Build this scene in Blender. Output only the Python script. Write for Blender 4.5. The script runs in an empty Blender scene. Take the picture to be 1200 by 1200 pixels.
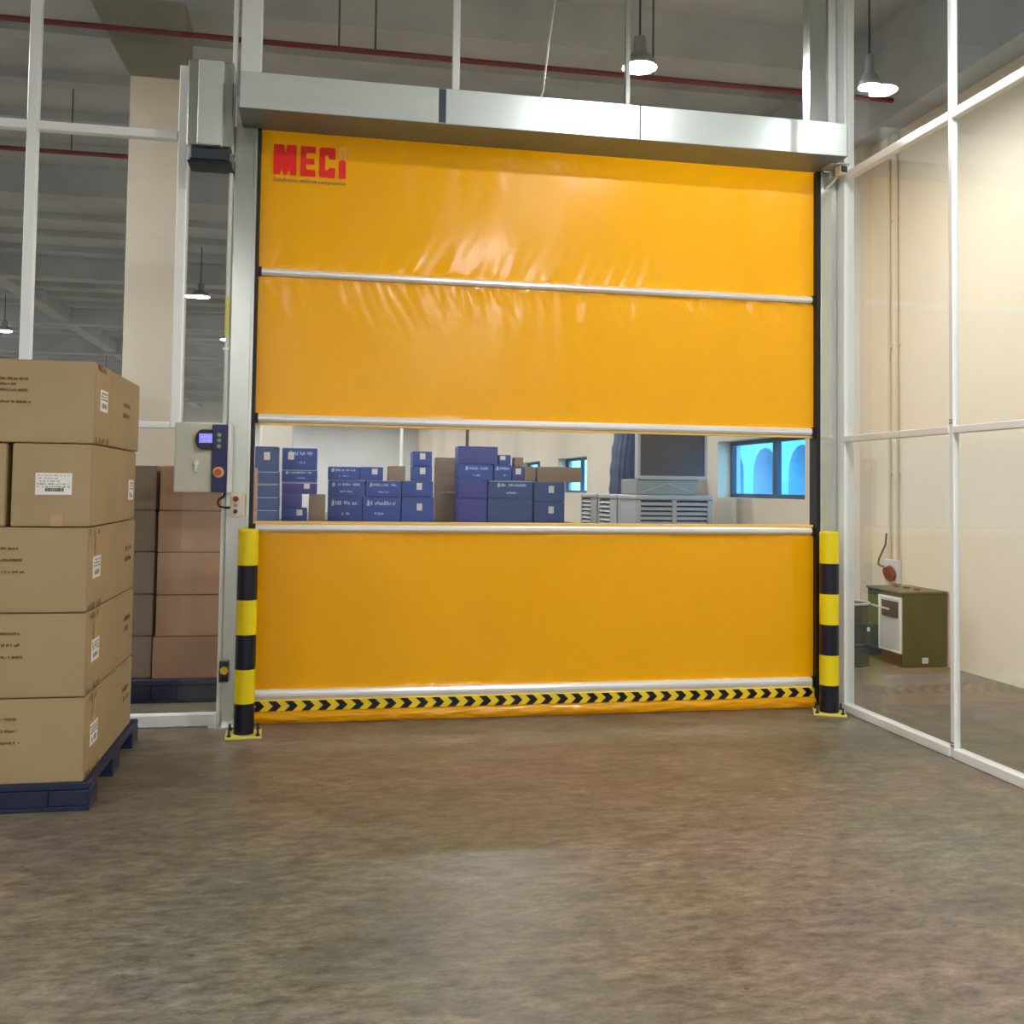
import bpy, bmesh, math, random
from mathutils import Vector, Matrix, noise
random.seed(7)
C = bpy.context.scene.collection
SC = bpy.context.scene

# ------------------------------------------------------------------ camera, world, exposure
cam_d = bpy.data.cameras.new('camera')
cam_d.sensor_width = 36.0
cam_d.lens = 1185.97 / 1200 * 36.0
cam_d.shift_y = -78.3 / 1200
cam_d.clip_start = 0.05
cam_d.clip_end = 300
cam = bpy.data.objects.new('camera', cam_d); C.objects.link(cam)
_r = Vector((0.98203267, -0.1882212, 0.0135877))
_u = Vector((-0.02119995, -0.0384891, 0.99903411))
_f = Vector((0.18751642, 0.98137219, 0.04178783))
_m = Matrix((_r, _u, -_f)).transposed().to_4x4()
_m.translation = Vector((0.3659, -5.9353, 1.3498))
cam.matrix_world = _m
SC.camera = cam

SC.view_settings.view_transform = 'Standard'
SC.view_settings.look = 'None'
SC.view_settings.gamma = 1.0
SC.view_settings.exposure = 0.75
SC.view_settings.use_curve_mapping = False

W = bpy.data.worlds.new('world'); SC.world = W
W.use_nodes = True
_bg = W.node_tree.nodes['Background']
_bg.inputs['Color'].default_value = (0.75, 0.88, 1.0, 1)
_bg.inputs['Strength'].default_value = 4.5

LAMP_STRENGTH = 380.0


# ------------------------------------------------------------------ colours and materials
def lin(r, g, b):
    def f(c):
        c /= 255.0
        return c / 12.92 if c <= 0.04045 else ((c + 0.055) / 1.055) ** 2.4
    return (f(r), f(g), f(b), 1.0)


def mat(name, col, rough=0.6, metal=0.0, spec=0.5, var=0.0, vscale=4.0, stretch=(1, 1, 1), bump=0.0, bscale=60.0,
        col2=None, emit=None, estr=0.0):
    m = bpy.data.materials.new(name); m.use_nodes = True
    nt = m.node_tree; b = nt.nodes['Principled BSDF']
    b.inputs['Roughness'].default_value = rough
    b.inputs['Metallic'].default_value = metal
    b.inputs['Specular IOR Level'].default_value = spec
    b.inputs['Base Color'].default_value = lin(*col)
    if var or col2 or bump:
        tc = nt.nodes.new('ShaderNodeTexCoord'); mp = nt.nodes.new('ShaderNodeMapping')
        mp.inputs['Scale'].default_value = stretch
        nt.links.new(tc.outputs['Object'], mp.inputs['Vector'])
        n = nt.nodes.new('ShaderNodeTexNoise'); n.inputs['Scale'].default_value = vscale
        n.inputs['Detail'].default_value = 5
        nt.links.new(mp.outputs[0], n.inputs['Vector'])
        if var or col2:
            mx = nt.nodes.new('ShaderNodeMix'); mx.data_type = 'RGBA'
            c = lin(*col)
            if col2:
                lo, hi = c, lin(*col2)
            else:
                lo = tuple(x * (1 - var) for x in c[:3]) + (1,)
                hi = tuple(min(1, x * (1 + var)) for x in c[:3]) + (1,)
            mx.inputs[6].default_value = lo; mx.inputs[7].default_value = hi
            rp = nt.nodes.new('ShaderNodeMapRange')
            rp.inputs[1].default_value = 0.3; rp.inputs[2].default_value = 0.7
            nt.links.new(n.outputs['Fac'], rp.inputs[0])
            nt.links.new(rp.outputs[0], mx.inputs[0])
            nt.links.new(mx.outputs[2], b.inputs['Base Color'])
        if bump:
            n2 = nt.nodes.new('ShaderNodeTexNoise'); n2.inputs['Scale'].default_value = bscale
            nt.links.new(mp.outputs[0], n2.inputs['Vector'])
            bp = nt.nodes.new('ShaderNodeBump'); bp.inputs['Strength'].default_value = bump
            bp.inputs['Distance'].default_value = 0.01
            nt.links.new(n2.outputs['Fac'], bp.inputs['Height'])
            nt.links.new(bp.outputs[0], b.inputs['Normal'])
    if emit:
        b.inputs['Emission Color'].default_value = lin(*emit)
        b.inputs['Emission Strength'].default_value = estr
    return m


def glass_mat(name, tint, rough=0.0, ior=1.5, gain=1.0):
    """thin sheet: what is behind shows straight through, Fresnel reflection on top"""
    m = bpy.data.materials.new(name); m.use_nodes = True
    nt = m.node_tree; nt.nodes.remove(nt.nodes['Principled BSDF'])
    out = nt.nodes['Material Output']
    tr = nt.nodes.new('ShaderNodeBsdfTransparent'); tr.inputs['Color'].default_value = tuple(tint) + (1,)
    gl = nt.nodes.new('ShaderNodeBsdfGlossy'); gl.inputs['Roughness'].default_value = rough
    gl.inputs['Color'].default_value = (1, 1, 1, 1)
    lw = nt.nodes.new('ShaderNodeLayerWeight'); lw.inputs['Blend'].default_value = 0.5   # facing = 1 - |N.I|
    pw = nt.nodes.new('ShaderNodeMath'); pw.operation = 'POWER'; pw.inputs[1].default_value = 5.0
    mu = nt.nodes.new('ShaderNodeMath'); mu.operation = 'MULTIPLY_ADD'; mu.use_clamp = True
    mu.inputs[1].default_value = 0.96 * gain; mu.inputs[2].default_value = 0.04 * gain
    mx = nt.nodes.new('ShaderNodeMixShader')
    nt.links.new(lw.outputs['Facing'], pw.inputs[0]); nt.links.new(pw.outputs[0], mu.inputs[0]); nt.links.new(mu.outputs[0], mx.inputs[0])
    nt.links.new(tr.outputs[0], mx.inputs[1]); nt.links.new(gl.outputs[0], mx.inputs[2])
    nt.links.new(mx.outputs[0], out.inputs['Surface'])
    return m


def floor_mat():
    m = bpy.data.materials.new('polished_concrete'); m.use_nodes = True
    nt = m.node_tree; b = nt.nodes['Principled BSDF']; N = nt.nodes.new; L = nt.links.new
    tc = N('ShaderNodeTexCoord')
    big = N('ShaderNodeTexNoise'); big.inputs['Scale'].default_value = 1.1; big.inputs['Detail'].default_value = 7; big.inputs['Roughness'].default_value = 0.6
    L(tc.outputs['Object'], big.inputs['Vector'])
    mp = N('ShaderNodeMapping'); mp.inputs['Scale'].default_value = (5.0, 11.0, 1.0)
    mp.inputs['Rotation'].default_value = (0, 0, 0.15)
    L(tc.outputs['Object'], mp.inputs['Vector'])
    st = N('ShaderNodeTexNoise'); st.inputs['Scale'].default_value = 2.2; st.inputs['Detail'].default_value = 12
    st.inputs['Roughness'].default_value = 0.78
    L(mp.outputs[0], st.inputs['Vector'])
    sp = N('ShaderNodeTexVoronoi'); sp.inputs['Scale'].default_value = 5.0
    L(tc.outputs['Object'], sp.inputs['Vector'])
    r1 = N('ShaderNodeValToRGB')
    r1.color_ramp.elements[0].position = 0.3; r1.color_ramp.elements[0].color = lin(98, 94, 88)
    r1.color_ramp.elements[1].position = 0.72; r1.color_ramp.elements[1].color = lin(122, 108, 102)
    e = r1.color_ramp.elements.new(0.5); e.color = lin(114, 104, 90)
    L(big.outputs['Fac'], r1.inputs[0])
    hue = N('ShaderNodeTexNoise'); hue.inputs['Scale'].default_value = 0.7; hue.inputs['Detail'].default_value = 3
    hm = N('ShaderNodeMapping'); hm.inputs['Location'].default_value = (3.1, 7.7, 0)
    L(tc.outputs['Object'], hm.inputs['Vector']); L(hm.outputs[0], hue.inputs['Vector'])
    hr = N('ShaderNodeValToRGB')
    hr.color_ramp.elements[0].position = 0.36; hr.color_ramp.elements[0].color = (0.90, 1.02, 0.96, 1)
    hr.color_ramp.elements[1].position = 0.64; hr.color_ramp.elements[1].color = (1.08, 0.95, 0.92, 1)
    he = hr.color_ramp.elements.new(0.5); he.color = (1.04, 1.0, 0.88, 1)
    L(hue.outputs['Fac'], hr.inputs[0])
    mh = N('ShaderNodeMix'); mh.data_type = 'RGBA'; mh.blend_type = 'MULTIPLY'; mh.inputs[0].default_value = 1.0
    L(r1.outputs[0], mh.inputs[6]); L(hr.outputs[0], mh.inputs[7])
    sm = N('ShaderNodeTexNoise'); sm.inputs['Scale'].default_value = 4.5; sm.inputs['Detail'].default_value = 10
    sm.inputs['Roughness'].default_value = 0.7; sm.inputs['Distortion'].default_value = 0.4
    smm = N('ShaderNodeMapping'); smm.inputs['Scale'].default_value = (0.8, 1.5, 1)
    L(tc.outputs['Object'], smm.inputs['Vector']); L(smm.outputs[0], sm.inputs['Vector'])
    sr2 = N('ShaderNodeValToRGB')
    sr2.color_ramp.elements[0].position = 0.34; sr2.color_ramp.elements[0].color = (0.74, 0.74, 0.75, 1)
    sr2.color_ramp.elements[1].position = 0.64; sr2.color_ramp.elements[1].color = (1.2, 1.2, 1.18, 1)
    L(sm.outputs['Fac'], sr2.inputs[0])
    mh2 = N('ShaderNodeMix'); mh2.data_type = 'RGBA'; mh2.blend_type = 'MULTIPLY'; mh2.inputs[0].default_value = 1.0
    L(mh.outputs[2], mh2.inputs[6]); L(sr2.outputs[0], mh2.inputs[7])
    r2 = N('ShaderNodeValToRGB')
    r2.color_ramp.elements[0].position = 0.36; r2.color_ramp.elements[0].color = (0.42, 0.42, 0.42, 1)
    r2.color_ramp.elements[1].position = 0.64; r2.color_ramp.elements[1].color = (1.5, 1.5, 1.5, 1)
    L(st.outputs['Fac'], r2.inputs[0])
    mu = N('ShaderNodeMix'); mu.data_type = 'RGBA'; mu.blend_type = 'MULTIPLY'; mu.inputs[0].default_value = 1.0
    L(mh2.outputs[2], mu.inputs[6]); L(r2.outputs[0], mu.inputs[7])
    sr = N('ShaderNodeValToRGB')
    sr.color_ramp.elements[0].position = 0.025; sr.color_ramp.elements[0].color = (0.35, 0.33, 0.3, 1)
    sr.color_ramp.elements[1].position = 0.05; sr.color_ramp.elements[1].color = (1, 1, 1, 1)
    L(sp.outputs['Distance'], sr.inputs[0])
    m2 = N('ShaderNodeMix'); m2.data_type = 'RGBA'; m2.blend_type = 'MULTIPLY'; m2.inputs[0].default_value = 0.7
    L(mu.outputs[2], m2.inputs[6]); L(sr.outputs[0], m2.inputs[7])
    L(m2.outputs[2], b.inputs['Base Color'])
    rr = N('ShaderNodeMapRange'); rr.inputs[1].default_value = 0.3; rr.inputs[2].default_value = 0.7
    rr.inputs[3].default_value = 0.30; rr.inputs[4].default_value = 0.50
    L(st.outputs['Fac'], rr.inputs[0]); L(rr.outputs[0], b.inputs['Roughness'])
    b.inputs['Specular IOR Level'].default_value = 0.4
    bp = N('ShaderNodeBump'); bp.inputs['Strength'].default_value = 0.08; bp.inputs['Distance'].default_value = 0.01
    L(st.outputs['Fac'], bp.inputs['Height']); L(bp.outputs[0], b.inputs['Normal'])
    return m


def pvc_mat():
    m = bpy.data.materials.new('orange_pvc'); m.use_nodes = True
    nt = m.node_tree; b = nt.nodes['Principled BSDF']; out = nt.nodes['Material Output']
    b.inputs['Base Color'].default_value = lin(244, 175, 10)
    b.inputs['Roughness'].default_value = 0.2
    b.inputs['Specular IOR Level'].default_value = 0.5
    tc = nt.nodes.new('ShaderNodeTexCoord')
    n = nt.nodes.new('ShaderNodeTexNoise'); n.inputs['Scale'].default_value = 2.0; n.inputs['Detail'].default_value = 4
    nt.links.new(tc.outputs['Object'], n.inputs['Vector'])
    mx = nt.nodes.new('ShaderNodeMix'); mx.data_type = 'RGBA'
    mx.inputs[6].default_value = lin(243, 171, 8); mx.inputs[7].default_value = lin(246, 180, 14)
    nt.links.new(n.outputs['Fac'], mx.inputs[0]); nt.links.new(mx.outputs[2], b.inputs['Base Color'])
    tl = nt.nodes.new('ShaderNodeBsdfTranslucent'); tl.inputs['Color'].default_value = lin(248, 172, 6)
    ms = nt.nodes.new('ShaderNodeMixShader'); ms.inputs[0].default_value = 0.28
    nt.links.new(b.outputs[0], ms.inputs[1]); nt.links.new(tl.outputs[0], ms.inputs[2])
    nt.links.new(ms.outputs[0], out.inputs['Surface'])
    return m


M = {
    'floor': floor_mat(),
    'pvc': pvc_mat(),
    'glass': glass_mat('clear_glass', (0.97, 0.985, 0.98), gain=0.7),
    'vinyl': glass_mat('clear_vinyl', (0.93, 0.95, 0.95), rough=0.03),
    'window_glass': glass_mat('blue_glass', (0.36, 0.72, 0.96)),
    'ceiling': mat('grey_soffit', (182, 187, 193), 0.9, var=0.12, vscale=1.5),
    'wall': mat('cream_paint', (220, 208, 185), 0.75, var=0.03, vscale=0.8),
    'white_wall': mat('white_paint', (222, 222, 218), 0.75, var=0.03, vscale=0.8),
    'column': mat('column_paint', (212, 202, 184), 0.75, var=0.04, vscale=2.0),
    'haunch': mat('bare_concrete', (138, 138, 126), 0.85, var=0.06, vscale=3.0),
    'alu': mat('white_aluminium', (232, 233, 230), 0.35, var=0.02),
    'alu_bar': mat('bright_aluminium', (238, 236, 232), 0.3, metal=0.35),
    'steel': mat('brushed_stainless', (204, 207, 200), 0.22, metal=0.8, var=0.07, vscale=6, stretch=(1, 1, 0.15)),
    'steel_h': mat('brushed_stainless_cover', (226, 234, 228), 0.22, metal=0.45, var=0.06, vscale=5, stretch=(0.2, 1, 1)),
    'steel_dull': mat('dull_steel_cooled', (122, 134, 142), 0.5, metal=0.4, var=0.05),  # dull header steel, colour cooled against orange light bounced onto its underside
    'dark_steel': mat('dark_steel', (60, 66, 74), 0.45, metal=0.5),
    'black': mat('black_rubber', (22, 20, 20), 0.6),
    'black_gloss': mat('black_plastic', (16, 17, 20), 0.25),
    'yellow': mat('safety_yellow', (232, 208, 8), 0.35),
    'plate_yellow': mat('plate_yellow', (228, 212, 96), 0.45),
    'navy_black': mat('band_black', (9, 13, 32), 0.35),
    'tape_yellow': mat('tape_yellow', (240, 206, 40), 0.4),
    'seam_yellow': mat('hem_yellow', (228, 186, 92), 0.4),
    'red': mat('logo_red', (236, 20, 4), 0.4),
    'blue_print': mat('logo_blue', (92, 84, 88), 0.5),
    'logo_edge': mat('logo_pale', (232, 196, 130), 0.5),
    'carton': mat('kraft_board', (162, 140, 103), 0.8, var=0.07, vscale=2.5, bump=0.05, bscale=20),
    'carton_dark': mat('brown_board', (172, 136, 110), 0.8, var=0.08, vscale=3.0),
    'carton_shaded': mat('shaded_brown_board', (136, 117, 104), 0.8, var=0.07, vscale=3.0),  # brown board greyed, shadow on the rear column put into its colour
    'carton_far': mat('far_brown_board', (146, 124, 102), 0.8, var=0.07, vscale=3.0),
    'tape': mat('packing_tape', (176, 146, 104), 0.3),
    'scuff': mat('rubbed_board', (128, 108, 78), 0.8),
    'print': mat('brown_print', (112, 88, 54), 0.8),
    'paper': mat('white_paper', (230, 226, 216), 0.6),
    'ink': mat('black_ink', (40, 38, 40), 0.7),
    'ink_grey': mat('grey_ink', (150, 148, 146), 0.7),
    'pallet': mat('navy_plastic', (24, 34, 62), 0.45, var=0.15, vscale=6),
    'blue_box': mat('blue_board', (48, 78, 158), 0.55, var=0.12, vscale=3.0),
    'blue_box2': mat('dull_hazed_blue_board', (62, 86, 138), 0.55, var=0.12, vscale=3.0),  # dull blue; on the end pile its grey stands in for a reflection
    'blue_box3': mat('violet_blue_board', (66, 70, 150), 0.55, var=0.12, vscale=3.0),
    'print_pale': mat('pale_print', (176, 196, 232), 0.6),
    'panel': mat('cabinet_grey', (198, 198, 180), 0.45),
    'navy': mat('navy_fascia', (34, 44, 96), 0.35),
    'screen': mat('blue_screen', (120, 116, 236), 0.3, emit=(126, 122, 245), estr=0.55),
    'grey_btn': mat('grey_button', (140, 150, 150), 0.4),
    'estop': mat('stop_red', (206, 74, 26), 0.35),
    'estop_ring': mat('stop_ring', (226, 196, 130), 0.35),
    'beige': mat('beige_plastic', (224, 210, 190), 0.4),
    'btn_red': mat('brick_red', (132, 48, 46), 0.4),
    'conduit': mat('white_conduit', (206, 206, 196), 0.5),
    'conduit_y': mat('yellow_sleeve', (206, 196, 92), 0.5),
    'wall_pipe': mat('beige_conduit', (196, 184, 158), 0.5),
    'red_pipe': mat('fire_pipe_red', (116, 36, 46), 0.5),
    'green': mat('olive_green', (52, 68, 44), 0.55, var=0.1, vscale=4),
    'green_top': mat('olive_lid', (96, 92, 70), 0.6, var=0.15, vscale=8),
    'pale_panel': mat('pale_panel', (196, 200, 200), 0.4),
    'drum': mat('drum_grey', (70, 70, 70), 0.45, var=0.2, vscale=8),
    'rust': mat('rusty_brown', (96, 62, 48), 0.7),
    'cooler': mat('cooler_grey', (176, 176, 174), 0.5),
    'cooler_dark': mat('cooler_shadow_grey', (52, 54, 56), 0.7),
    'cooler_base': mat('cooler_green_grey', (142, 150, 142), 0.5, var=0.06),
    'cooler_panel': mat('dark_pad', (70, 66, 68), 0.35, var=0.1, vscale=2),
    'duct': mat('duct_fabric', (70, 84, 116), 0.5, var=0.15, vscale=5),
    'frame_teal': mat('teal_frame', (28, 62, 84), 0.4),
    'lamp_body': mat('lamp_grey', (150, 152, 156), 0.4, metal=0.4),
    'lamp_glow': mat('lamp_glow', (255, 255, 255), 0.5, emit=(250, 252, 255), estr=LAMP_STRENGTH),
    'outside': mat('outside_render', (176, 206, 222), 0.8),
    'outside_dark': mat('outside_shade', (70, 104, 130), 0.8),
    'outside_ground': mat('outside_paving', (150, 160, 160), 0.9),
    'pipe_dark': mat('dark_downpipe', (92, 88, 80), 0.6),
}


# ------------------------------------------------------------------ mesh builder
class MB:
    def __init__(s):
        s.v, s.f, s.sm = [], [], []

    def add(s, vs, fs, smooth=False):
        o = len(s.v); s.v += [tuple(v) for v in vs]
        s.f += [tuple(i + o for i in f) for f in fs]; s.sm += [smooth] * len(fs)
        return s

    def box(s, x0, x1, y0, y1, z0, z1):
        vs = [(x, y, z) for z in (z0, z1) for y in (y0, y1) for x in (x0, x1)]
        return s.add(vs, [(0, 2, 3, 1), (4, 5, 7, 6), (0, 1, 5, 4), (2, 6, 7, 3), (0, 4, 6, 2), (1, 3, 7, 5)])

    def bbox(s, x0, x1, y0, y1, z0, z1, b):
        """chamfered box"""
        bm = bmesh.new()
        r = bmesh.ops.create_cube(bm, size=1.0)
        for v in bm.verts:
            v.co = Vector(((x0 + x1) / 2 + v.co.x * (x1 - x0), (y0 + y1) / 2 + v.co.y * (y1 - y0), (z0 + z1) / 2 + v.co.z * (z1 - z0)))
        bmesh.ops.bevel(bm, geom=bm.edges[:], offset=b, segments=1, affect='EDGES', profile=0.5)
        bm.verts.ensure_lookup_table()
        s.add([v.co[:] for v in bm.verts], [[v.index for v in f.verts] for f in bm.faces]); bm.free()
        return s

    def cyl(s, p0, p1, r0, r1=None, n=20, caps=True):
        r1 = r0 if r1 is None else r1
        p0, p1 = Vector(p0), Vector(p1); d = (p1 - p0).normalized()
        a = d.orthogonal().normalized(); b = d.cross(a)
        ring = lambda p, r: [p + (a * math.cos(t * 2 * math.pi / n) + b * math.sin(t * 2 * math.pi / n)) * r for t in range(n)]
        A, B = ring(p0, r0), ring(p1, r1)
        s.add(A + B, [(i, (i + 1) % n, n + (i + 1) % n, n + i) for i in range(n)], True)
        if caps:
            s.add(A, [tuple(range(n))[::-1]]); s.add(B, [tuple(range(n))])
        return s

    def tube(s, pts, r, n=10):
        pts = [Vector(p) for p in pts]; rings = []
        up = None
        for i, p in enumerate(pts):
            d = (pts[min(i + 1, len(pts) - 1)] - pts[max(i - 1, 0)]).normalized()
            a = d.orthogonal().normalized() if up is None else (up - d * up.dot(d)).normalized()
            up = a; b = d.cross(a)
            rings.append([p + (a * math.cos(t * 2 * math.pi / n) + b * math.sin(t * 2 * math.pi / n)) * r for t in range(n)])
        vs = [v for R in rings for v in R]
        fs = [(k * n + i, k * n + (i + 1) % n, (k + 1) * n + (i + 1) % n, (k + 1) * n + i) for k in range(len(pts) - 1) for i in range(n)]
        s.add(vs, fs, True)
        s.add(rings[0], [tuple(range(n))[::-1]]); s.add(rings[-1], [tuple(range(n))])
        return s

    def prism(s, poly, axis, a, b):
        """extrude a 2D polygon along an axis from a to b; poly in the other two axes (x,z | y,z | x,y)"""
        def P(q, t):
            return {'y': (q[0], t, q[1]), 'x': (t, q[0], q[1]), 'z': (q[0], q[1], t)}[axis]
        n = len(poly)
        vs = [P(q, a) for q in poly] + [P(q, b) for q in poly]
        fs = [tuple(range(n)), tuple(range(2 * n - 1, n - 1, -1))] + [(i, n + i, n + (i + 1) % n, (i + 1) % n) for i in range(n)]
        return s.add(vs, fs)

    def lathe(s, c, prof, n=28):
        rings = []
        for r, z in prof:
            rings.append([(c[0] + r * math.cos(t * 2 * math.pi / n), c[1] + r * math.sin(t * 2 * math.pi / n), c[2] + z) for t in range(n)])
        for A, B in zip(rings, rings[1:]):
            s.add(A + B, [(i, (i + 1) % n, n + (i + 1) % n, n + i) for i in range(n)], True)
        return s


def wloc(o):
    l = Vector((0, 0, 0))
    while o is not None:
        l = l + o.location; o = o.parent
    return l


def obj(name, mb, material, parent=None, loc=None, fix=True):
    """one mesh object; mb is in world coordinates"""
    org = wloc(parent) if parent else Vector((0, 0, 0))
    own = Vector(loc) if loc is not None else org
    me = bpy.data.meshes.new(name)
    me.from_pydata([tuple(Vector(v) - own) for v in mb.v], [], mb.f)
    me.polygons.foreach_set('use_smooth', mb.sm)
    if fix:
        bm = bmesh.new(); bm.from_mesh(me); bmesh.ops.recalc_face_normals(bm, faces=bm.faces[:]); bm.to_mesh(me); bm.free()
    me.materials.append(material); me.update()
    o = bpy.data.objects.new(name, me); C.objects.link(o)
    o.location = own - org
    if parent: o.parent = parent
    return o


def tag(o, label=None, cat=None, group=None, kind=None):
    if label: o['label'] = label
    if cat: o['category'] = cat
    if group: o['group'] = group
    if kind: o['kind'] = kind
    return o


def thing(name, loc, label, cat, group=None):
    o = bpy.data.objects.new(name, None); C.objects.link(o); o.location = loc
    o.empty_display_size = 0.1
    return tag(o, label, cat, group)


def struct(name, mb, material, label, parent=None):
    o = obj(name, mb, material, parent)
    if parent is None: tag(o, label, None, None, 'structure')
    return o


def copy_of(src, name, parent, loc):
    o = src.copy(); o.name = name; C.objects.link(o); o.parent = parent
    o.location = Vector(loc) - (wloc(parent) if parent else Vector((0, 0, 0)))
    return o


BX = lambda *a: MB().box(*a)

# ------------------------------------------------------------------ the hall shell
XL, XR, YB, YF, ZC = -14.0, 5.22, -13.0, 45.0, 5.3
struct('floor', BX(XL - 0.3, XR + 0.3, YB - 0.3, YF + 0.3, -0.2, 0), M['floor'], 'brown grey polished concrete floor')
ceiling = struct('ceiling', BX(XL - 0.3, XR + 0.3, YB - 0.3, YF + 0.3, ZC, ZC + 0.2), M['ceiling'], 'grey concrete ceiling with beams')
for i, y in enumerate([-8.5, -4.0] + [2.1 + 5.5 * k for k in range(8)]):
    obj('beam', BX(XL, XR, y - 0.18, y + 0.18, 4.93, ZC), M['ceiling'], ceiling)
y = -11.0
while y < 44:
    if all(abs(y - b) > 0.4 for b in [-8.5, -4.0] + [2.1 + 5.5 * k for k in range(8)]):
        obj('joist', BX(XL, XR, y - 0.09, y + 0.09, 5.2, ZC), M['ceiling'], ceiling)
    y += 1.1
for x in (-9.9, -5.4):
    obj('girder', BX(x - 0.15, x + 0.15, YB, YF, 5.0, ZC), M['ceiling'], ceiling)
obj('edge_beam', BX(XR - 0.24, XR, YB, YF, 4.47, ZC), M['ceiling'], ceiling)

wall_far = struct('wall_far', BX(XL, XR, YF, YF + 0.3, 0, ZC), M['white_wall'], 'pale far wall of the hall')
struct('wall_left', BX(XL - 0.3, XL, YB, YF, 0, ZC), M['white_wall'], 'plain left wall of the hall')
struct('wall_back', BX(XL, XR, YB - 0.3, YB, 0, ZC), M['white_wall'], 'plain back wall of the hall')

WIN = [(3.6, 5.89), (12.1, 14.4), (16.1, 18.3), (23.0, 25.2)]
WZ0, WZ1 = 1.264, 1.95
wm = MB(); y = YB
for a, b in WIN:
    wm.box(XR, XR + 0.3, y, a, 0, ZC)
    wm.box(XR, XR + 0.3, a, b, 0, WZ0); wm.box(XR, XR + 0.3, a, b, WZ1, ZC)
    y = b
wm.box(XR, XR + 0.3, y, YF, 0, ZC)
wall_outer = struct('wall_outer', wm, M['wall'], 'cream painted outer wall with a row of low windows')
obj('pilaster', BX(XR - 0.12, XR, 2.33, 2.7, 0, 4.47), M['column'], wall_outer)
for i, (a, b) in enumerate(WIN):
    fr = MB(); x0, x1 = 5.39, 5.45; t = 0.05
    fr.box(x0, x1, a, b, WZ0, WZ0 + t).box(x0, x1, a, b, WZ1 - t, WZ1)
    fr.box(x0, x1, a, a + t, WZ0 + t, WZ1 - t).box(x0, x1, b - t, b, WZ0 + t, WZ1 - t)
    mid = a + (b - a) * 0.46
    w = struct('window_%d' % (i + 1), fr, M['frame_teal'], 'blue glazed window with dark teal frame in the cream wall')
    obj('window_mullion', BX(x0, x1, mid - 0.05, mid + 0.05, WZ0 + t, WZ1 - t), M['frame_teal'], w)
    for p, q in ((a + t, mid - 0.05), (mid + 0.05, b - t)):
        obj('glass_pane', BX(5.415, 5.42, p, q, WZ0 + t, WZ1 - t), M['window_glass'], w)

# outside, seen through the windows
struct('ground_outside', BX(5.55, 40, -10, 60, -0.5, -0.3), M['outside_ground'], 'pale paving outside the windows')
bl = thing('neighbouring_building', (17, 14, -0.3), 'pale building with arched openings outside the blue window', 'building')
bm_ = MB()
bm_.box(17, 18, 4, 40, 3.1, 6.0)
yy = 4.0
while yy < 40:
    bm_.box(17, 18, yy, yy + 0.9, -0.3, 3.1); yy += 3.0
obj('wall', bm_, M['outside'], bl)
yy = 4.9
while yy < 39:
    arch = [(yy, 3.1)] + [(yy + 1.05 - 1.05 * math.cos(t * math.pi / 8), 2.0 + 1.0 * math.sin(t * math.pi / 8)) for t in range(9)] + [(yy + 2.1, 3.1)]
    obj('arch', MB().prism(arch[:6] + [(yy + 1.05, 3.1)], 'x', 17, 17.9), M['outside'], bl)
    obj('arch', MB().prism([(yy + 1.05, 3.1)] + arch[5:], 'x', 17, 17.9), M['outside'], bl)
    yy += 3.0
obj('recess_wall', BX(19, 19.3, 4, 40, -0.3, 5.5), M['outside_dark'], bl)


# columns with flared heads
def column(x0, x1, y0, y1, label, zt, flare):
    c = struct('column', BX(x0, x1, y0, y1, 0, zt), M['column'], label)
    z1 = 4.93
    vs = [(x0, y0, zt), (x1, y0, zt), (x1, y1, zt), (x0, y1, zt),
          (x0 - flare, y0 - flare * 0.3, z1), (x1, y0 - flare * 0.3, z1), (x1, y1, z1), (x0 - flare, y1, z1)]
    obj('column_head', MB().add(vs, [(0, 3, 2, 1), (4, 5, 6, 7), (0, 1, 5, 4), (1, 2, 6, 5), (2, 3, 7, 6), (3, 0, 4, 7)]), M['haunch'], c)
    return c


column(-1.07, -0.68, 1.9, 2.3, 'cream column with flared grey head behind the left glazing', 4.38, 0.3)
column(-0.35, 0.02, 7.62, 8.0, 'white column behind the blue cartons', 4.38, 0.3)
column(-1.0, -0.6, 18.6, 19.0, 'column further down the hall', 4.38, 0.3)


# ------------------------------------------------------------------ glazed partitions
def glazed_wall(name, label):
    o = bpy.data.objects.new(name, None); C.objects.link(o)
    return tag(o, label, None, None, 'structure')


PT = 4.7   # partition height
gf = glazed_wall('wall_front', 'white framed glass partition either side of and above the roll door')
for x0, x1 in ((-2.93, -2.87), (-2.08, -2.02), (-1.252, -1.197), (-0.165, -0.14)):
    obj('mullion', MB().bbox(x0, x1, -0.03, 0.03, 0.0, PT, 0.004), M['alu'], gf)
bays = [(-2.87, -2.08), (-2.02, -1.252), (-1.197, -0.455)]
for a, b in bays:
    obj('transom', MB().bbox(a, b, -0.028, 0.028, 3.292, 3.342, 0.004), M['alu'], gf)
    obj('middle_rail', MB().bbox(a, b, -0.028, 0.028, 1.655, 1.692, 0.004), M['alu'], gf)
    c = -0.165 if b == -0.455 else b
    obj('bottom_rail', MB().bbox(a, c, -0.034, 0.034, 0.0, 0.066, 0.004), M['alu'], gf)
    for z0, z1 in ((0.066, 1.655), (1.692, 3.292), (3.342, PT)):
        obj('glass_pane', BX(a, c if z0 < 0.1 else b, -0.004, 0.004, z0, z1), M['glass'], gf)
obj('mullion', MB().bbox(-0.452, -0.402, -0.03, 0.03, 1.655, 3.72, 0.004), M['alu'], gf)
obj('glass_pane', BX(-0.395, -0.165, -0.004, 0.004, 1.655, PT), M['glass'], gf)
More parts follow.
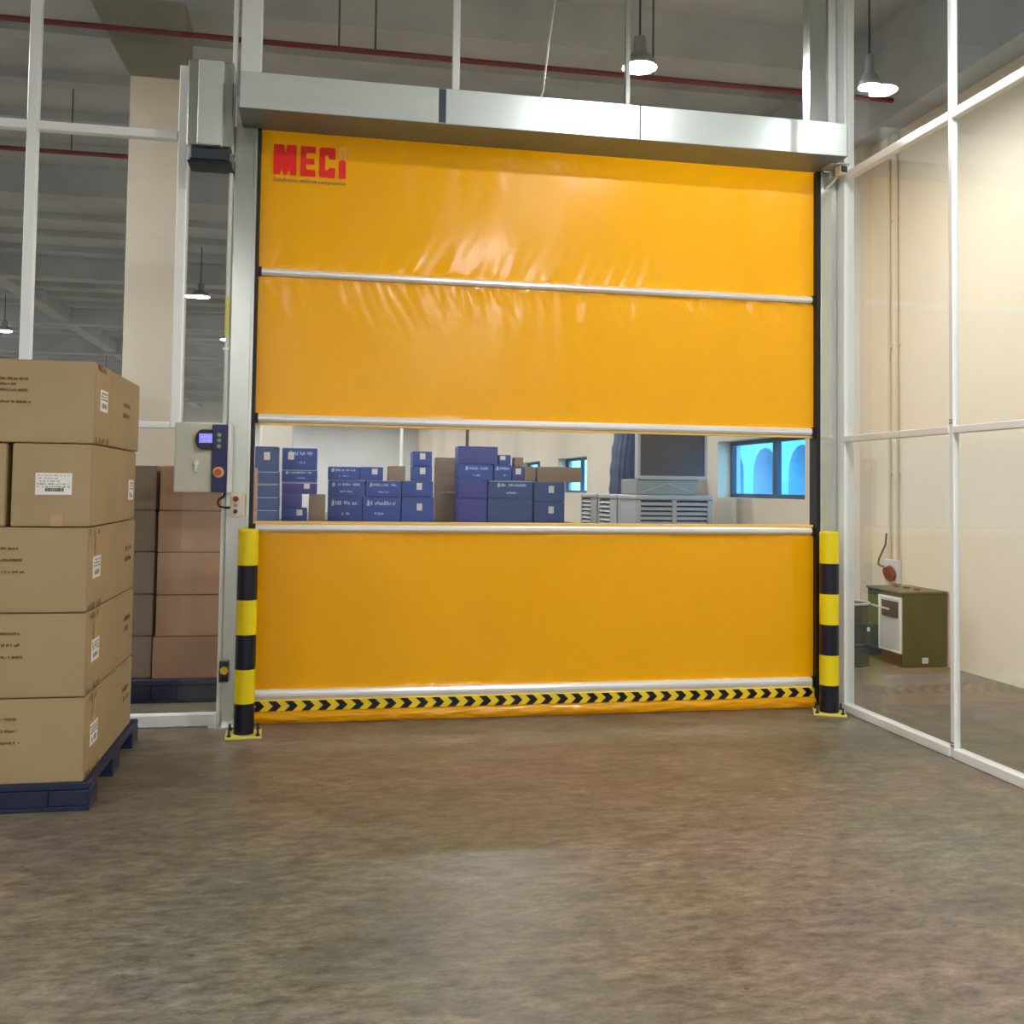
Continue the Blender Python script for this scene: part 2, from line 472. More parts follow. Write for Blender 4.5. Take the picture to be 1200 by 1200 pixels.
# over the door
obj('head_post', MB().bbox(-0.118, -0.005, -0.05, 0.05, 3.6, PT, 0.004), M['alu'], gf)
obj('mullion', MB().bbox(1.105, 1.147, -0.02, 0.02, 3.6, PT, 0.003), M['alu'], gf)
obj('mullion', MB().bbox(2.18, 2.21, -0.02, 0.02, 3.6, PT, 0.003), M['steel'], gf)
obj('head_post', MB().bbox(3.393, 3.505, -0.05, 0.05, 3.6, PT, 0.004), M['steel'], gf)
obj('mullion', MB().bbox(3.525, 3.58, -0.04, 0.04, 3.4, PT, 0.004), M['alu'], gf)
for a, b in ((-0.005, 1.105), (1.147, 2.18), (2.21, 3.393)):
    obj('glass_pane', BX(a, b, -0.004, 0.004, 3.6, PT), M['glass'], gf)

gr = glazed_wall('wall_right', 'white framed glass partition running along the right of the passage')
obj('corner_post', MB().bbox(3.585, 3.655, -0.13, 0.03, 0.0, PT, 0.004), M['alu'], gr)
RY = [-0.13, -1.202, -1.238, -2.36, -2.396, -3.55, -3.586, -4.7]
for k in (1, 3, 5):
    obj('mullion', MB().bbox(3.582, 3.618, RY[k + 1], RY[k], 0.0, PT, 0.004), M['alu'], gr)
for k in (0, 2, 4, 6):
    a, b = RY[k + 1], RY[k]
    obj('transom', MB().bbox(3.58, 3.62, a, b, 3.31, 3.362, 0.004), M['alu'], gr)
    obj('middle_rail', MB().bbox(3.58, 3.62, a, b, 1.66, 1.70, 0.004), M['alu'], gr)
    obj('bottom_rail', MB().bbox(3.572, 3.63, a, b, 0.0, 0.05, 0.004), M['alu'], gr)
    for z0, z1 in ((0.05, 1.66), (1.70, 3.31), (3.362, PT)):
        obj('glass_pane', BX(3.599, 3.605, a, b, z0, z1), M['glass'], gr)
sc_ = MB()
for yy in (-1.212, -1.228):
    for zz in (0.06, 0.075, 1.715, 1.73):
        sc_.cyl((3.578, yy, zz), (3.583, yy, zz), 0.004, n=8)
obj('screw', sc_, M['dark_steel'], gr)

# ------------------------------------------------------------------ roll-up door
door = thing('roll_up_door', (1.725, 0, 0), 'tall orange fast roll up door with clear strip and stainless frame', 'door')
door['kind'] = 'thing'
DW = 3.45


def fbm(x, z, s=0.0):
    return noise.noise(Vector((x, z, s)))


def curtain(name, z0, z1, material, seed, top_amp=0.006, broad=0.006, bot_amp=0.002, nx=230, nz=60):
    vs, fs = [], []
    for j in range(nz + 1):
        t = j / nz; z = z0 + (z1 - z0) * t
        dt, db = z1 - z, z - z0
        edge = min(1, dt / 0.02) * min(1, db / 0.02)
        for i in range(nx + 1):
            x = DW * i / nx
            side = min(1, x / 0.06) * min(1, (DW - x) / 0.06)
            w = broad * fbm(x * 1.3, z * 1.1, seed) + 0.35 * broad * fbm(x * 4.0, z * 1.6, seed + 5)
            w += top_amp * math.exp(-dt / 0.22) * fbm(x * 9.0, z * 2.2, seed + 9) * (0.45 + 0.55 * math.sin(x * 1.3 + seed))
            w += 0.5 * top_amp * math.exp(-dt / 0.1) * fbm(x * 22.0 + z * 9, z * 6, seed + 13)
            w += bot_amp * math.exp(-db / 0.1) * fbm(x * 14.0 - z * 6, z * 4, seed + 21)
            vs.append((x, w * edge * side, z))
    n = nx + 1
    for j in range(nz):
        for i in range(nx):
            fs.append((j * n + i, j * n + i + 1, (j + 1) * n + i + 1, (j + 1) * n + i))
    return obj(name, MB().add(vs, fs, True), material, door, fix=False)


curtain('curtain_panel', 2.585, 3.45, M['pvc'], 1.0, 0.014, 0.010, 0.010)
curtain('curtain_panel', 1.748, 2.549, M['pvc'], 4.0, 0.024, 0.008, 0.004)
curtain('vision_panel', 1.138, 1.695, M['vinyl'], 7.0, 0.002, 0.003, 0.001, nx=120, nz=20)['label'] = 'clear see-through strip'
curtain('curtain_panel', 0.186, 1.084, M['pvc'], 9.0, 0.012, 0.010, 0.012)


def bar(z0, z1, y=0.018):
    zm = (z0 + z1) / 2
    prof = [(-y, z0 + 0.006), (-y - 0.006, zm - 0.006), (-y - 0.006, zm + 0.008), (-y, z1 - 0.005), (-y + 0.006, z1), (y, z1), (y, z0), (-y + 0.006, z0)]
    b = obj('stiffener_bar', MB().prism(prof, 'x', 0.004, DW - 0.004), M['alu_bar'], door)
    for x in (0.0, DW - 0.02):
        obj('end_cap', BX(x - 0.004, x + 0.024, -y - 0.01, y + 0.002, z0 - 0.004, z1 + 0.004), M['black'], b)
    return b


bar(2.547, 2.588); bar(1.703, 1.75); bar(1.08, 1.121)
for z0, z1 in ((1.688, 1.703), (1.121, 1.140)):
    obj('hem', MB().bbox(0.01, DW - 0.01, -0.008, 0.008, z0, z1, 0.002), M['seam_yellow'], door)
bar(0.131, 0.19, 0.024)
st = obj('warning_strip', MB().bbox(0.01, DW - 0.01, -0.032, 0.025, 0.07, 0.134, 0.004), M['tape_yellow'], door)
pitch = 0.0925; hz = 0.028; zc = 0.101; wv = 0.045
chev = [(0, -hz), (wv, -hz), (wv + 0.03, 0), (wv, hz), (0, hz), (0.03, 0)]
cm = MB().prism(chev, 'y', -0.0012, 0.0012)
first = None
for k in range(37):
    lx = 0.022 + k * pitch
    if first is None:
        first = obj('chevron', MB().add([(v[0] + lx, v[1] - 0.033, v[2] + zc) for v in cm.v], cm.f), M['navy_black'], st, loc=(lx, -0.033, zc))
    else:
        copy_of(first, 'chevron', st, (lx, -0.033, zc))
# bottom bag with folds
vs, fs = [], []; nx, nt = 200, 14
for i in range(nx + 1):
    x = 0.005 + (DW - 0.01) * i / nx
    for j in range(nt + 1):
        a = j / nt * math.pi
        w = 1 + 0.28 * fbm(x * 7, j * 0.35, 3) + 0.18 * fbm(x * 16 + j, j * 0.5, 8)
        yb = -0.012 - 0.036 * math.sin(a) * w
        zb = 0.037 + 0.036 * math.cos(a) + (0.006 * fbm(x * 5, j * 0.4, 2) if 0 < j < nt else 0)
        vs.append((x, yb, max(0.001, zb)))
for i in range(nx):
    for j in range(nt):
        n = nt + 1
        fs.append((i * n + j, (i + 1) * n + j, (i + 1) * n + j + 1, i * n + j + 1))
obj('bottom_seal', MB().add(vs, fs, True), M['pvc'], door)

# side posts (guides)
for s, (x0, x1) in ((0, (-0.138, -0.012)), (1, (DW + 0.022, DW + 0.13))):
    p = obj('side_post', MB().bbox(x0, x1, -0.05, 0.06, 0.0, 3.386, 0.004), M['steel'], door)
    gx = (-0.012, 0.006) if s == 0 else (DW - 0.006, DW + 0.022)
    obj('rubber_guide', BX(gx[0], gx[1], -0.046, 0.05, 0.02, 3.386), M['black'], p)
    lipx = (-0.03, -0.012) if s == 0 else (DW + 0.014, DW + 0.03)
    obj('guide_lip', MB().bbox(lipx[0], lipx[1], -0.058, -0.05, 0.02, 3.38, 0.002), M['steel'], p)
    fx = (-0.2, -0.02) if s == 0 else (DW + 0.02, DW + 0.11)
    if s == 0: fo = obj('foot_plate', BX(fx[0], fx[1], -0.13, -0.05, 0.0, 0.012), M['steel'], p)

# header box, three covers
hd = obj('header_box', MB().box(-0.1, 3.495, -0.335, -0.003, 3.392, 3.40).box(-0.1, -0.094, -0.335, -0.003, 3.4, 3.59).box(3.489, 3.495, -0.335, -0.003, 3.4, 3.59), M['steel_dull'], door)
for a, b, d in ((-0.094, 0.99, 0.0), (1.03, 2.17, 0.0), (2.176, 3.489, 0.0)):
    obj('front_cover', MB().bbox(a, b, -0.337, -0.328, 3.394, 3.592, 0.002), M['steel_h'], hd)
    obj('top_cover', MB().bbox(a, b, -0.335, -0.06, 3.586, 3.596, 0.002), M['steel_h'], hd)
obj('seam_strip', BX(0.99, 1.03, -0.333, -0.327, 3.396, 3.59), M['dark_steel'], hd)
obj('roller', MB().cyl((0.02, -0.15, 3.5), (3.42, -0.15, 3.5), 0.06), M['pvc'], hd)
obj('corner_bracket', MB().bbox(3.46, 3.585, -0.2, -0.05, 3.39, 3.4, 0.002).box(3.5, 3.585, -0.06, -0.05, 3.4, 3.6), M['steel'], door)

# motor housing beside the header
mo = obj('motor_housing', MB().bbox(-0.385, -0.14, -0.2, -0.035, 3.21, 3.69, 0.006), M['steel'], door)
obj('raised_cover', MB().bbox(-0.325, -0.19, -0.25, -0.2, 3.205, 3.675, 0.006), M['steel_h'], mo)
obj('motor_block', MB().bbox(-0.37, -0.15, -0.22, -0.035, 3.12, 3.205, 0.015), M['dark_steel'], mo)
obj('motor_trim', MB().bbox(-0.375, -0.14, -0.225, -0.035, 3.11, 3.122, 0.003), M['black'], mo)

# logo on the top panel: MECi in heavy slab letters, motto beneath
lg = MB(); YL = (-0.0135, -0.0115)


def poly(px):
    lg.prism(px, 'y', YL[0], YL[1])


def letters(x, z, h):
    w = 0.13
    # M
    poly([(x + a, z + b * h) for a, b in [(0, 0), (0, 1), (0.058, 1), (0.067, 0.7), (0.076, 1), (0.13, 1), (0.13, 0), (0.097, 0),
                                          (0.089, 0.2), (0.076, 0), (0.058, 0), (0.045, 0.2), (0.036, 0)]])
    # E
    e = x + 0.152
    for q in ([(0, 0), (0.034, 0), (0.034, 1), (0, 1)], [(0.034, 0), (0.086, 0), (0.086, 0.22), (0.034, 0.22)],
              [(0.034, 0.4), (0.080, 0.4), (0.080, 0.6), (0.034, 0.6)], [(0.034, 0.78), (0.086, 0.78), (0.086, 1), (0.034, 1)]):
        poly([(e + a, z + b * h) for a, b in q])
    # C
    c = x + 0.259
    for q in ([(0, 0.06), (0.008, 0), (0.034, 0), (0.034, 1), (0.008, 1), (0, 0.94)], [(0.034, 0), (0.086, 0), (0.092, 0.05), (0.092, 0.33), (0.058, 0.33), (0.048, 0.24), (0.034, 0.24)],
              [(0.034, 1), (0.086, 1), (0.092, 0.95), (0.092, 0.62), (0.058, 0.62), (0.048, 0.74), (0.034, 0.74)]):
        poly([(c + a, z + b * h) for a, b in q])
    # i
    i = x + 0.372
    poly([(i, z), (i + 0.04, z), (i + 0.04, z + 0.56 * h), (i + 0.02, z + 0.64 * h), (i, z + 0.56 * h)])


letters(0.075, 3.137, 0.176)
logo = obj('logo_print', lg, M['red'], door); logo['label'] = 'red lettering reading MECi'
sh = MB(); i0 = 0.075 + 0.372
for q in ([(0, 0.74), (0.006, 0.74), (0.006, 1.02), (0, 1.02)], [(0.034, 0.74), (0.04, 0.74), (0.04, 1.02), (0.034, 1.02)],
          [(0.006, 0.98), (0.034, 0.98), (0.034, 1.02), (0.006, 1.02)], [(0, 0.74), (0.02, 0.64), (0.02, 0.69), (0.006, 0.76)],
          [(0.04, 0.74), (0.034, 0.76), (0.02, 0.69), (0.02, 0.64)]):
    sh.prism([(i0 + a, 3.137 + b * 0.176) for a, b in q], 'y', YL[0], YL[1])
obj('shield_print', sh, M['logo_edge'], logo)


def text_part(name, body, size, material, parent, origin, axis='y', width=None, italic=False):
    cu = bpy.data.curves.new(name, 'FONT'); cu.body = body; cu.size = size; cu.extrude = 0.0006
    cu.resolution_u = 2
    if italic: cu.shear = 0.2
    t = bpy.data.objects.new('tmp', cu); C.objects.link(t)
    dg = bpy.context.evaluated_depsgraph_get()
    me = bpy.data.meshes.new_from_object(t.evaluated_get(dg)); bpy.data.objects.remove(t)
    xs = [v.co.x for v in me.vertices]; k = width / (max(xs) - min(xs)) if width else 1.0; x0 = min(xs)
    mb = MB()
    vs = [(origin[0] + (v.co.x - x0) * k, origin[1] - v.co.z, origin[2] + v.co.y) for v in me.vertices]
    mb.add(vs, [tuple(p.vertices) for p in me.polygons])
    bpy.data.meshes.remove(me)
    return obj(name, mb, material, parent)


text_part('motto_print', 'Satisfaction without compromise', 0.033, M['blue_print'], logo, (0.075, -0.0125, 3.098), width=0.412, italic=True)


# ------------------------------------------------------------------ lamps
def lamp(name, x, y, label, group=None, r=0.135, z=4.45):
    t = thing(name, (x, y, z), label, 'lamp', group)
    obj('diffuser', MB().cyl((x, y, z), (x, y, z + 0.008), r, n=24), M['lamp_glow'], t)
    obj('reflector', MB().lathe((x, y, z + 0.002), [(r * 1.1, 0.0), (r * 1.05, 0.012), (r * 1.07, 0.03), (r * 0.7, 0.09), (r * 0.5, 0.1), (0.0, 0.1)]), M['lamp_body'], t)
    obj('heat_sink', MB().cyl((x, y, z + 0.1), (x, y, z + 0.23), r * 0.48, r * 0.38, n=16), M['lamp_body'], t)
    obj('hanging_rod', MB().cyl((x, y, z + 0.23), (x, y, ZC - 0.001), 0.008, n=8), M['dark_steel'], t)
    return t


LAB = {(2.63, 1.1): 'glowing round high bay lamp seen over the middle of the door header',
       (4.11, 0.47): 'glowing round high bay lamp seen through the upper right glass',
       (-1.75, 11.5): 'glowing high bay lamp seen through the narrow glass above the control box, upper of two',
       (-1.75, 16.6): 'glowing high bay lamp seen through the narrow glass above the control box, lower of two',
       (-6.1, 16.6): 'glowing high bay lamp at the left edge of the glass above the cartons'}
for x in (-10.45, -6.1, -1.75, 2.6):
    for y in (-11.5, -7.0, -2.85, 1.1, 6.3, 11.5, 16.6, 21.7, 26.8, 31.9, 37.0, 42.0):
        if x == 2.6 and y == 6.3: y = 6.0
        if x in (-1.75, -6.1) and y in (-2.85, -7.0): continue
        if (x, y) in ((-1.75, 1.1), (-6.1, 21.7)): continue
        if x == -1.75 and y == 6.3: x = -1.62
        if x == 2.6 and y == 1.1: x = 2.63
        l = LAB.get((x, y))
        lamp('high_bay_lamp', x, y, l or 'round high bay lamp hanging in the rows beyond the five seen clearly', 'high bay lamps over the hall' if l else 'high bay lamps out of sight', 0.115 if x == 2.63 else 0.135)
lamp('high_bay_lamp', -3.2, 0.9, 'added high bay lamp out of view beyond the left glass, lighting the first column')  # added fill lamp, brightens the column, brown cartons and left ceiling
lamp('high_bay_lamp', -3.9, -4.9, 'added high bay lamp out of view above the open floor, lighting the tan cartons')  # added fill lamp for the near left side, placed out of view
for cx, y in ((4.11, 0.47), (4.45, -2.85)):
    l = LAB.get((cx, y))
    lamp('high_bay_lamp', cx, y, l or 'round high bay lamp hanging in the rows beyond the five seen clearly', 'high bay lamps over the hall' if l else 'high bay lamps out of sight', 0.07 if y > 0 else 0.05, 4.19 if y > 0 else 4.45)


# ------------------------------------------------------------------ pallets
def pallet(x0, x1, y0, y1, h, label):
    t = thing('plastic_pallet', ((x0 + x1) / 2, (y0 + y1) / 2, 0), label, 'pallet', 'navy plastic pallets')
    dz = h * 0.72; rz = h * 0.16
    obj('deck', MB().bbox(x0, x1, y0, y1, dz, h, 0.006), M['pallet'], t)
    bw = 0.16
    xs = [x0, (x0 + x1) / 2 - bw / 2, x1 - bw]; ys = [y0, (y0 + y1) / 2 - bw / 2, y1 - bw]
    for a in xs:
        for b in ys:
            obj('block', MB().bbox(a, a + bw, b, b + bw, rz, dz, 0.005), M['pallet'], t)
    for b in ys:
        obj('runner', MB().bbox(x0, x1, b, b + bw, 0.0, rz, 0.004), M['pallet'], t)
    for b in (y0, y1 - 0.018):
        for p, q in ((x0 + bw, (x0 + x1) / 2 - bw / 2), ((x0 + x1) / 2 + bw / 2, x1 - bw)):
            obj('side_skirt', MB().bbox(p, q, b, b + 0.018, rz, dz, 0.002), M['pallet'], t)
    return t


# ------------------------------------------------------------------ cartons
def carton(name, x0, x1, y0, y1, z0, z1, m, label, group, tape=None, prints=(), sticker=None, cat='carton'):
    """folded board box: body, flaps with a seam on top, tape, printed lines, stickers"""
    t = thing(name, ((x0 + x1) / 2, (y0 + y1) / 2, z0), label, cat, group)
    lx, ly, lz = x1 - x0, y1 - y0, z1 - z0
    bm = bmesh.new(); bmesh.ops.create_cube(bm, size=1.0)
    bmesh.ops.subdivide_edges(bm, edges=bm.edges[:], cuts=3, use_grid_fill=True)
    sd = random.random() * 50
    for v in bm.verts:
        u = Vector(v.co) * 2
        bul = 0.006 * (1 - u.x ** 2) * (1 - u.z ** 2) * (1 if abs(u.y) > 0.99 else 0)
        bul2 = 0.006 * (1 - u.y ** 2) * (1 - u.z ** 2) * (1 if abs(u.x) > 0.99 else 0)
        v.co = Vector(((x0 + x1) / 2 + u.x * lx / 2 + math.copysign(bul2, u.x) * 0.5,
                       (y0 + y1) / 2 + u.y * ly / 2 + math.copysign(bul, u.y) * 0.5,
                       z0 + 0.001 + (u.z + 1) / 2 * (lz - 0.005)))
    ed = [e for e in bm.edges if len(e.link_faces) == 2 and e.link_faces[0].normal.dot(e.link_faces[1].normal) < 0.5]
    bmesh.ops.bevel(bm, geom=ed, offset=0.004, segments=2, affect='EDGES')
    mb = MB().add([v.co[:] for v in bm.verts], [[v.index for v in f.verts] for f in bm.faces], False) if False else None
    bm.verts.ensure_lookup_table(); bm.verts.index_update()
    mb = MB().add([v.co[:] for v in bm.verts], [[v.index for v in f.verts] for f in bm.faces]); bm.free()
    obj('body', mb, m, t)
    if lx >= ly:
        ym = (y0 + y1) / 2
        for a, b in ((y0 + 0.004, ym - 0.0015), (ym + 0.0015, y1 - 0.004)):
            obj('flap', BX(x0 + 0.004, x1 - 0.004, a, b, z1 - 0.004, z1 - 0.0015), m, t)
        if tape: obj('tape', BX(x0 + 0.003, x1 - 0.003, ym - 0.025, ym + 0.025, z1 - 0.0015, z1 - 0.0007), M['tape'], t)
    else:
        xm = (x0 + x1) / 2
        for a, b in ((x0 + 0.004, xm - 0.0015), (xm + 0.0015, x1 - 0.004)):
            obj('flap', BX(a, b, y0 + 0.004, y1 - 0.004, z1 - 0.004, z1 - 0.0015), m, t)
        if tape: obj('tape', BX(xm - 0.025, xm + 0.025, y0 + 0.003, y1 - 0.003, z1 - 0.0015, z1 - 0.0007), M['tape'], t)
    return t


def strokes(mb, face, at, u0, u1, v0, v1, seed, dens=1.0, gap=0.25):
    """a line of unreadable print: little upright strokes between u0..u1 (along) and v0..v1 (height)"""
    rnd = random.Random(seed); u = u0; h = v1 - v0
    while u < u1:
        w = h * rnd.uniform(0.16, 0.5)
        if rnd.random() > gap:
            a, b = v0 + h * rnd.choice((0, 0, 0.2)), v1 - h * rnd.choice((0, 0, 0.3))
            b = max(b, a + h * 0.3)
            if face == 'y': mb.box(u, min(u + w, u1), at - 0.0012, at, a, b)
            else: mb.box(at, at + 0.0012, u, min(u + w, u1), a, b)
        u += w + h * 0.14
    return mb


def sticker_x(t, x, y0, y1, z0, z1, seed):
    s = obj('sticker', BX(x, x + 0.0016, y0, y1, z0, z1), M['paper'], t); s['label'] = 'white shipping sticker'
    mb = MB()
    for k in range(3):
        zt = z1 - (z1 - z0) * (0.12 + 0.14 * k)
        strokes(mb, 'x', x + 0.0016, y0 + 0.012, y1 - 0.012, zt - 0.008, zt, seed + k, gap=0.4)
    strokes(mb, 'x', x + 0.0016, y0 + 0.03, y1 - 0.03, z0 + 0.012, z0 + 0.035, seed + 9, gap=0.1)
    obj('sticker_print', mb, M['ink_grey'], s)


def sticker_y(t, y, x0, x1, z0, z1, seed):
    s = obj('sticker', BX(x0, x1, y - 0.0016, y, z0, z1), M['paper'], t); s['label'] = 'white shipping sticker'
    mb = MB()
    for k in range(5):
        zt = z1 - (z1 - z0) * (0.08 + 0.13 * k)
        strokes(mb, 'y', y - 0.0016, x0 + 0.006, x1 - (0.05 if k in (1, 2) else 0.01), zt - 0.006, zt, seed + k, gap=0.45)
    obj('sticker_print', mb, M['ink_grey'], s)
    b = MB(); rnd = random.Random(seed); u = x0 + (x1 - x0) * 0.28
    while u < x0 + (x1 - x0) * 0.76:
        w = rnd.uniform(0.001, 0.004); b.box(u, u + w, y - 0.003, y - 0.0016, z0 + 0.014, z0 + 0.028); u += w + rnd.uniform(0.001, 0.003)
    obj('barcode', b, M['ink'], s)


PX1 = -0.53
pallet(-1.63, PX1, -1.47, -0.32, 0.117, 'navy plastic pallet on the bare floor under the big tan carton stack')
ZR = [0.117, 0.463, 0.809, 1.162, 1.508, 1.855]
G = 'tan cartons on the front pallet'
ROWN = ['bottom row', 'second row up', 'third row up', 'fourth row up', 'top row']
for r in (0, 1, 2, 4):
    z0, z1 = ZR[r], ZR[r + 1] - 0.002
    dx = (0.004, 0.0, -0.004, 0, 0.006)[r]
    yf, ys = -1.468, -1.132
    lab = ['tan carton at the bottom front of the pallet stack', 'tan carton second from the bottom at the stack front',
           'tan carton in the middle of the stack front', None, 'tan carton topmost at the stack front, sticker on its end'][r]
    t = carton('carton', -1.262, -0.56 + dx, yf, ys if r == 4 else -0.41 + 0.01 * r, z0, z1, M['carton'], lab, G, tape=True)
    mb = MB(); rights = (0.52, 0.53, 0.50)
    zc_ = z0 + 0.21
    for k, (xa, xb, zz, hh) in enumerate(((-1.18, -0.818, 0.048, 0.011), (-1.18, -0.865, 0.026, 0.010), (-1.18, -0.818, 0.0, 0.012), (-1.18, -0.805, -0.048, 0.011))):
        if k == 1 and r != 4: xb = -0.93
        strokes(mb, 'y', yf - 0.003, xa, xb, zc_ + zz, zc_ + zz + hh, r * 10 + k, gap=0.2)
    obj('print', mb, M['print'], t)
    if r != 4:
        obj('tape_end', BX(-0.56 + dx + 0.0028, -0.56 + dx + 0.0034, -1.345, -1.285, z0 + 0.225, z1 - 0.004), M['tape'], t)
    sf = strokes(MB(), 'x', -0.56 + dx + 0.0028, -1.45, -1.2, z0 + 0.004, z0 + 0.03, r * 5 + 400, gap=0.55)
    sfo = obj('scuff', strokes(sf, 'x', -0.56 + dx + 0.0028, -1.45, -1.25, z1 - 0.035, z1 - 0.006, r * 5 + 402, gap=0.6), M['scuff'], t)
    sfo['kind'] = 'stuff'
    sticker_x(t, -0.56 + dx + 0.0028, -1.385, -1.235, z0 + 0.12 + 0.006 * r, z0 + 0.212 + 0.006 * r, r * 7 + 1)
    xs = -0.56 + dx + 0.0028; ya, yb = -0.66, -0.5
    if r == 4:
        t = carton('carton', -0.905, -0.557, ys + 0.009, -0.40, z0, z1, M['carton'], 'tan carton topmost and rearmost, beside the cream column', G, tape=True)
        xs = -0.557 + 0.0028; ya, yb = -0.85, -0.68
    mb = MB()
    for k in range(2):
        strokes(mb, 'x', xs, ya, yb, z0 + 0.15 + 0.05 * k, z0 + 0.175 + 0.05 * k, r * 13 + k + 50, gap=0.35)
    obj('print', mb, M['print'], t)
z0, z1 = ZR[3], ZR[4] - 0.002
t = carton('carton', -0.868, -0.558, -1.47, -0.815, z0, z1, M['carton'], 'tan carton with a white sticker facing front, fourth row of the stack', G, tape=True)
sticker_y(t, -1.473, -0.776, -0.634, z0 + 0.132, z0 + 0.222, 77)
obj('tape_end', BX(-0.715, -0.665, -1.4745, -1.473, z0 + 0.002, z0 + 0.05), M['tape'], t)
t = carton('carton', -1.2, -0.89, -1.46, -0.815, z0, z1, M['carton'], 'tan carton at the picture edge beside a dark gap, fourth row', G, tape=True)
t = carton('carton', -1.262, -0.562, -0.808, -0.43, z0, z1, M['carton'], 'tan carton with a small side sticker, fourth row, rear of the stack', G, tape=True)
sticker_x(t, -0.562 + 0.0028, -0.63, -0.5, z0 + 0.1, z0 + 0.2, 99)

# brown cartons behind the glass, on their own pallet
pallet(-1.12, 0.05, 0.62, 1.62, 0.143, 'navy plastic pallet behind the glass under the brown cartons')
ZB = [0.143, 0.401, 0.658, 0.921, 1.179, 1.459]
G2 = 'brown cartons behind the left glass'
names = ['lowest', 'second lowest', 'middle', 'second highest', 'topmost']
for r in range(5):
    x0 = (-0.612, -0.6, -0.6, -0.6, -0.595)[r]
    carton('carton', x0, -0.03, 0.65 - (0.01 if r == 0 else 0), 1.05, ZB[r], ZB[r + 1] - 0.002, M['carton_dark'],
           '%s reddish brown carton behind the glass, below the control box' % names[r], G2, tape=True)
    carton('carton', -1.09, -0.625, 0.69 + 0.004 * r, 1.09, ZB[r], ZB[r + 1] - 0.002, M['carton_shaded'],
           '%s shade-toned brown carton behind the glass, beside the tan stack' % names[r], G2, tape=True)


# ------------------------------------------------------------------ bollards
def bollard(x, y, lean, rz, r, label):
    t = thing('bollard', (x, y, 0), label, 'bollard', 'striped bollards guarding the door')
    hs = [0.012, 0.175, 0.356, 0.541, 0.726, 0.912, 1.098]
    for k in range(6):
        obj('band', MB().cyl((x, y, hs[k]), (x, y, hs[k + 1]), r, n=32, caps=(k in (0,))), M['yellow'] if k % 2 else M['navy_black'], t)
    obj('top_cap', MB().lathe((x, y, 1.098), [(r, 0.0), (r * 0.96, 0.006), (r * 0.8, 0.009), (0.0, 0.01)], 32), M['yellow'], t)
    b = MB().bbox(x - 0.095, x + 0.095, y - 0.095, y + 0.095, 0.0, 0.012, 0.002)
    obj('base_plate', b, M['plate_yellow'], t)
    for sx in (-1, 1):
        for sy in (-1, 1):
            px, py = x + sx * 0.074, y + sy * 0.074
            obj('anchor_bolt', MB().cyl((px, py, 0.012), (px, py, 0.022), 0.012, n=6).cyl((px, py, 0.022), (px, py, 0.048), 0.006, n=10), M['dark_steel'], t)
    t.rotation_euler = (0, lean, rz)
    return t


bollard(0.002, -0.268, 0.0, 0.05, 0.054, 'black and yellow striped bollard before the control box post')
bollard(3.458, -0.178, 0.0, -0.42, 0.058, 'black and yellow striped bollard beside the glass corner')

# ------------------------------------------------------------------ control gear
cb = thing('control_box', (-0.26, -0.12, 1.3), 'pale grey door control box with navy strip and display', 'control box')
obj('housing', MB().bbox(-0.408, -0.142, -0.16, -0.035, 1.298, 1.683, 0.006), M['panel'], cb)
hs = obj('fascia', MB().bbox(-0.21, -0.128, -0.172, -0.16, 1.302, 1.674, 0.003), M['navy'], cb); hs['label'] = 'navy strip with buttons'
obj('edge_trim', MB().bbox(-0.128, -0.108, -0.165, -0.05, 1.298, 1.683, 0.003), M['alu'], cb)
D = [(-0.21, 1.645)] + [(-0.262 - 0.036 * math.sin(t * math.pi / 10), 1.59 + 0.055 * math.cos(t * math.pi / 10)) for t in range(11)] + [(-0.21, 1.535)]
ds = obj('display_bezel', MB().prism(D, 'y', -0.178, -0.16), M['black_gloss'], cb)
obj('screen', BX(-0.278, -0.208, -0.1795, -0.178, 1.572, 1.622), M['screen'], ds)
obj('screen_text', strokes(strokes(MB(), 'y', -0.1795, -0.27, -0.215, 1.598, 1.607, 3), 'y', -0.1795, -0.27, -0.215, 1.58, 1.588, 4), M['paper'], ds)
kp = obj('keypad', MB().bbox(-0.2, -0.143, -0.177, -0.172, 1.53, 1.64, 0.002), M['dark_steel'], cb)
for z in (1.617, 1.587, 1.554):
    obj('button', MB().cyl((-0.172, -0.177, z), (-0.172, -0.181, z), 0.011, n=14), M['grey_btn'], kp)
es = obj('stop_ring', MB().cyl((-0.172, -0.172, 1.412), (-0.172, -0.178, 1.412), 0.03, n=24), M['estop_ring'], cb)
obj('stop_button', MB().cyl((-0.172, -0.178, 1.412), (-0.172, -0.2, 1.412), 0.019, n=20), M['estop'], es)
lk = obj('latch', MB().bbox(-0.30, -0.284, -0.166, -0.16, 1.41, 1.475, 0.002).cyl((-0.29, -0.166, 1.462), (-0.29, -0.176, 1.462), 0.014, n=16), M['steel'], cb)

pb = thing('push_button_station', (-0.075, -0.09, 1.165), 'small beige push button box below the control box', 'switch')
obj('housing', MB().bbox(-0.108, -0.05, -0.135, -0.055, 1.168, 1.296, 0.004), M['beige'], pb)
obj('side_cover', MB().bbox(-0.05, -0.036, -0.125, -0.055, 1.17, 1.294, 0.003), M['beige'], pb)
for z, m, n in ((1.266, 'btn_red', 'red_button'), (1.232, 'grey_btn', 'grey_button'), (1.197, 'black_gloss', 'black_button')):
    obj(n, MB().cyl((-0.079, -0.135, z), (-0.079, -0.146, z), 0.0155 if z > 1.25 else 0.011, n=18), M[m], pb)
obj('cable', MB().tube([(-0.14, -0.1, 1.298), (-0.15, -0.105, 1.275), (-0.172, -0.11, 1.262), (-0.178, -0.11, 1.24), (-0.165, -0.11, 1.222), (-0.135, -0.105, 1.216), (-0.108, -0.1, 1.217)], 0.006), M['black'], pb)

